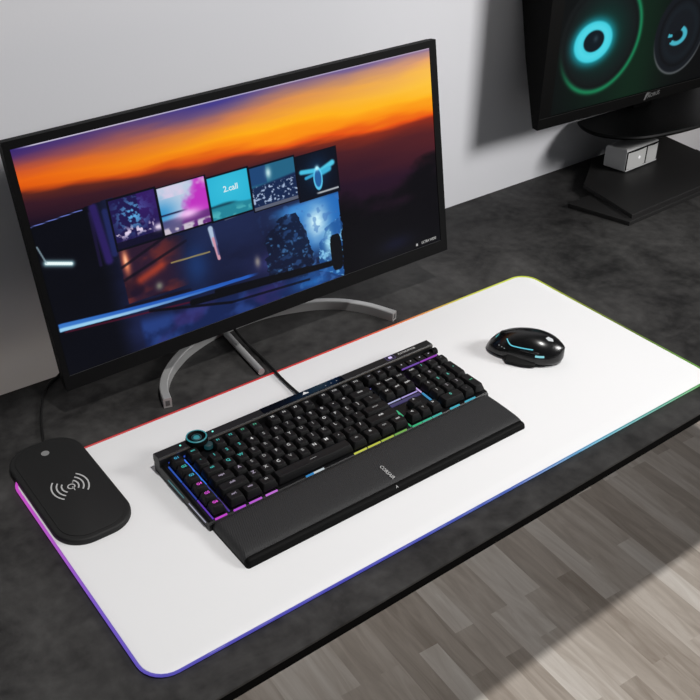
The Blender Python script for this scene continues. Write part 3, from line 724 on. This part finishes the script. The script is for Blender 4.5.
# ---- silver crescent stand
arc = spline([(.2300, .4020, 0), (.2390, .4300, 0), (.2560, .4560, 0), (.2810, .4800, 0), (.3190, .5040, 0), (.3720, .5220, 0), (.4250, .5285, 0), (.4780, .5250, 0), (.5400, .5050, 0), (.5800, .4790, 0), (.6080, .4430, 0), (.6270, .3990, 0)], 6)
c = MB(); RG = []
for i, q in enumerate(arc):
    dv = (arc[min(i + 1, len(arc) - 1)] - arc[max(i - 1, 0)]).normalized(); nv = Vector((dv.y, -dv.x, 0)); hw = .0058; hh = .0150; b = .0012
    RG.append([q + nv * o + Vector((0, 0, PT + z)) for o, z in ((-hw, 0), (hw, 0), (hw, hh - b), (hw - b, hh), (-hw + b, hh), (-hw, hh - b))])
c.loops(RG); c.build('crescent_foot', M['alu'], mon, smooth=35)
for e, dv in ((arc[0], arc[0] - arc[1]), (arc[-1], arc[-1] - arc[-2])):
    dv = dv.normalized(); nv = Vector((dv.y, -dv.x, 0)); e2 = e + dv * .0003
    c = MB(); c.poly([e2 + nv * o + Vector((0, 0, PT + z)) for o, z in ((-.003, .003), (.003, .003), (.003, .0115), (-.003, .0115))]); c.build('end_cap', plain('dark_foot_cap', rgb(80, 80, 80), .5), mon)
c = MB(); c.tube(spline([(.3885, .5220, PT + .0065), (.3850, .490, PT + .0060), (.3800, .440, PT + .0058), (.3758, .3930, PT + .0055)]), .0052, 14); c.build('centre_foot', M['alu'], mon, smooth=50)
c = MB(); c.loops([[(.430 + x, .531 + y + k, z) for x, y in rrect(-.020, -.006, .020, .006, .005, 4)] for z, k in ((PT, 0), (.06, .004), (.13, .012))]); c.build('stand_neck', M['alu'], mon, smooth=40)
c = MB(mon_m); c.box(.27, .028, .08, .37, .062, .16, .004); c.build('neck_mount', M['bezel'], mon, smooth=40)

# ------------------------------------------------------------------ second display at the right end of the desk
m2 = thing('monitor', (1.45, .60, PT), 'thick black display on a square base at right, showing glowing round speaker cones', 'monitor')
FX = Vector((.4677, -.0173, 0)).normalized(); FN = Vector((-FX.y, FX.x, 0)); F0 = Vector((1.097, .5712, .155))
m2_m = Matrix.Translation(F0) @ Matrix((FX, FN, Vector((0, 0, 1)))).transposed().to_4x4()
W2, H2 = .70, .34
c = MB(m2_m)     # wedge-backed housing: thin at the bottom, deep at the top
side = [(.001, 0), (.001, H2), (.072, H2), (.072, .225), (.047, .122), (.010, 0)]
c.loops([[(x, y, z) for y, z in side] for x in (0, W2)]); c.build('housing', M['black'], m2, smooth=20)
c = MB(m2_m); frame_ring(c, (-.0004, -.0004, W2 + .0004, H2 + .0004), (.030, .020, W2 - .030, H2 - .02), -.004, .0012); c.build('bezel', M['black'], m2)
c = MB(m2_m); c.box(0, -.0042, .0195, W2, -.0036, .0200); c.build('chin_seam', plain('chin_seam', rgb(46, 46, 46), .4), m2)
B = Art(360, 170); X2 = .030 + B.U * (W2 - .06); Z2 = .020 + (1 - B.V) * (H2 - .04)
B.C[:] = (5, 6, 6)
def ell(cx, cz, rx, rz): return np.hypot((X2 - cx) / rx, (Z2 - cz) / rz)
def cone(cx, cz, k, ring, rimc, bg):
    e = ell(cx + .019 * k, cz + .006, .105 * k, .101 * k)
    B.mix(sst(1.05, .98, e), (15, 19, 19)); B.mix(sst(1.02, .2, e) * bg, (8, 58, 50))
    B.mix(np.exp(-((e - 1.0) / .05) ** 2) * sst(-.9, .6, (X2 - cx) / (.11 * k) - (Z2 - cz) / (.11 * k)) * rimc, (22, 120, 78))
    B.mix(np.exp(-((e - .90) / .03) ** 2) * .5, (8, 12, 12))
    return e
B.mix(np.exp(-((X2 - .25) / .09) ** 2) * .75, (9, 40, 22)); B.mix(np.exp(-((X2 - .14) / .10) ** 2 - ((Z2 - .08) / .12) ** 2) * .4, (8, 48, 30))
cone(.124, .142, 1.0, 1, 1.0, .75)
e1 = ell(.1225, .1425, .050, .0375)
B.mix(np.exp(-(np.maximum(e1 - .9, 0) / .32) ** 2) * .85, (24, 150, 165)); B.mix(sst(1.06, .92, e1), (66, 205, 222)); B.mix(np.exp(-((e1 - .72) / .14) ** 2) * .4, (95, 225, 240))
e2 = ell(.1235, .1440, .0265, .0195); B.mix(sst(1.10, .92, e2), (10, 22, 30)); B.mix(np.exp(-((X2 - .128) / .006) ** 2 - ((Z2 - .148) / .006) ** 2) * .6, (60, 80, 90))
B.mix(np.exp(-(e1 / 2.2) ** 2) * .0, (0, 0, 0))
e3 = ell(.370, .124, .074, .080); B.mix(sst(1.05, .97, e3), (17, 21, 26)); B.mix(np.exp(-((e3 - 1.0) / .03) ** 2) * sst(.1, -.8, (Z2 - .124) / .084) * .9, (88, 92, 94)); B.mix(np.exp(-((e3 - .8) / .05) ** 2) * .7, (8, 10, 12)); B.mix(np.exp(-((e3 - .62) / .08) ** 2) * .4, (24, 34, 40))
e4 = ell(.363, .119, .026, .0175); an = np.arctan2(Z2 - .119, X2 - .363); B.mix(sst(.35, .15, np.abs(e4 - .85)) * ((an < .9) & (an > -2.6) | (an > 2.9)) * .95, (70, 180, 200)); B.mix(sst(.62, .4, e4), (10, 14, 18))
e5 = ell(.60, .142, .109, .106); B.mix(sst(1.05, .97, e5), (15, 19, 19))
art_mesh(B, lambda u, v: m2_m @ Vector((.030 + u * (W2 - .06), .0004, .020 + (1 - v) * (H2 - .04))), 'screen', m2, attr_glow('lit_speaker_display', 0.35, 1.0, .06))
c = MB(m2_m)
c.poly([(.2880, -.0044, .0040), (.2920, -.0044, .0040), (.3000, -.0044, .0150), (.3080, -.0044, .0165), (.2960, -.0044, .0185), (.2920, -.0044, .0150)])
c.add_mesh(*text_geo('AORUS'), text_mtx((.3160, -.0044, .0115), .0115, xdir=(1, 0, .08), up=(.15, 0, 1), sx=.95)); c.build('emblem', M['dim_print'], m2)
tp = spline([(1.312, .655, 0), (1.296, .628, 0), (1.291, .595, 0), (1.302, .564, 0), (1.328, .533, 0), (1.367, .514, 0), (1.43, .502, 0), (1.489, .496, 0), (1.56, .494, 0), (1.64, .496, 0), (1.72, .506, 0), (1.79, .545, 0), (1.82, .60, 0), (1.82, .655, 0)], 6)
tp = [(q.x, q.y) for q in tp]
c = MB(); c.loops([[(1.49 + (x - 1.49) * k, .5785 + (y - .5785) * k, z) for x, y in tp] for k, z in ((.90, .0900), (.985, .0945), (1.0, .0985), (.985, .1020), (.97, .1015))]); c.build('round_tray', M['tray'], m2, smooth=30)
c = MB(); c.box(1.47, .640, .094, 1.53, .657, .30); c.build('spine', M['black'], m2)
c = MB(); c.box(1.470, .605, .020, 1.515, .640, .094); c.build('stand_neck', M['black'], m2)
c = MB(); c.prism([(1.198, .404), (1.575, .419), (1.61, .56), (1.166, .528)], PT, .0045, .001); c.build('shade_slab', M['plate_base'], m2)  # dark slab standing in for shadow and reflection under the base plate
c = MB(); c.prism([(1.212, .411), (1.570, .424), (1.602, .640), (1.36, .640), (1.246, .562)], .0045, .0125, .001); c.build('base_plate', M['plate_base'], m2)

# ------------------------------------------------------------------ small grey box on the base plate
bx = thing('desktop_box', (1.41, .585, .014), 'small pale grey plastic box with dark-edged two-panel front, under the thick display', 'box')
c = MB(); q = [(1.357, .553), (1.466, .5585), (1.462, .603), (1.350, .602)]
c.loops([[(x, y, .0145) for x, y in inset(q, .002)], [(x, y, .0165) for x, y in q], [(x, y, .054) for x, y in q], [(x, y, .0595) for x, y in inset(q, .002)], [(x, y, .061) for x, y in inset(q, .006)]])
c.build('shell', M['box_grey'], bx, smooth=20)
def fq(s, z, o): return (1.357 + s * .109, .553 + s * .0055 - o, z)
c = MB(); c.loops([[fq(s, z, o) for s, z in ((.015, .0165), (.99, .0165), (.985, .056), (.015, .056))] for o in (-.001, .0012)]); c.build('front_rim', M['black'], bx)
for s0, s1 in ((.04, .60), (.64, .965)):
    c = MB(); n = 8; c.loops([[fq(s0 + (s1 - s0) * k / n, z, .0014 + .0022 * math.sin(PI * k / n)) for z in (.0185, .0540)] for k in range(n + 1)], False, False, False); c.build('front_panel', M['box_front'], bx, smooth=60)
c = MB(); c.lathe([(.0035, 0), (.0028, .0010), (.0, .0012)], tuple(Vector(fq(.38, .038, .0034))), 16, 'y'); c.build('lens', glow(230, 230, 230, .9), bx, smooth=60)  # white glare on the lens, modelled as a small glowing cap
c = MB(); c.loops([[fq(s, z, o) for s, z in ((.02, .0150), (.985, .0150), (.985, .0175), (.02, .0175))] for o in (.0012, .0022)]); c.build('bottom_trim', M['white_print'], bx)

# ------------------------------------------------------------------ light
def aim(o, tgt): o.rotation_euler = (Vector(tgt) - o.location).to_track_quat('-Z', 'Y').to_euler()
def spot(name, loc, tgt, power, size, blend, rad, col=(1, 1, 1)):
    l = bpy.data.lights.new(name, 'SPOT'); l.energy = power; l.spot_size = math.radians(size); l.spot_blend = blend; l.shadow_soft_size = rad; l.color = col
    o = bpy.data.objects.new(name, l); COL.objects.link(o); o.location = (loc[0], loc[1], loc[2] + Z0); aim(o, (tgt[0], tgt[1], tgt[2] + Z0)); return o
def area(name, loc, tgt, power, sx, sy, col=(1, 1, 1), spread=180):
    l = bpy.data.lights.new(name, 'AREA'); l.energy = power; l.shape = 'RECTANGLE'; l.size = sx; l.size_y = sy; l.color = col; l.spread = math.radians(spread)
    o = bpy.data.objects.new(name, l); COL.objects.link(o); o.location = (loc[0], loc[1], loc[2] + Z0); aim(o, (tgt[0], tgt[1], tgt[2] + Z0)); return o
spot('ceiling_spot', (.52, -1.54, 5.0), (.52, -2.42, 0), 690, 65.6, .04, .08, (1, .985, .96))
area('window_light', (2.75, -1.75, 1.65), (.58, .66, .45), 10.8, .9, .8, (1, .99, .98), 55)
wd = bpy.data.worlds.new('room_ambient'); scene.world = wd; wd.use_nodes = True
bg = wd.node_tree.nodes['Background']; bg.inputs['Color'].default_value = (.93, .96, 1, 1); bg.inputs['Strength'].default_value = .09

# ------------------------------------------------------------------ camera
cd = bpy.data.cameras.new('camera'); cam = bpy.data.objects.new('camera', cd); COL.objects.link(cam)
cd.sensor_width = 36; cd.sensor_fit = 'HORIZONTAL'; cd.lens = 968.99 / 700 * 36; cd.clip_start = .01
rt = Vector((0.80103592, -0.59856214, 0.00805156)); dn = Vector((-0.32156839, -0.44161132, -0.83759967)); fw = Vector((0.50491111, 0.66835829, -0.54622519))
cam.matrix_world = Matrix.Translation((-0.21697, -0.60277, 0.79166 + Z0)) @ Matrix((rt, -dn, -fw)).transposed().to_4x4()
scene.camera = cam
scene.view_settings.view_transform = 'Standard'; scene.view_settings.look = 'None'
scene.view_settings.exposure = 0.0; scene.view_settings.gamma = 1.0
try: scene.view_settings.use_curve_mapping = False
except Exception: pass
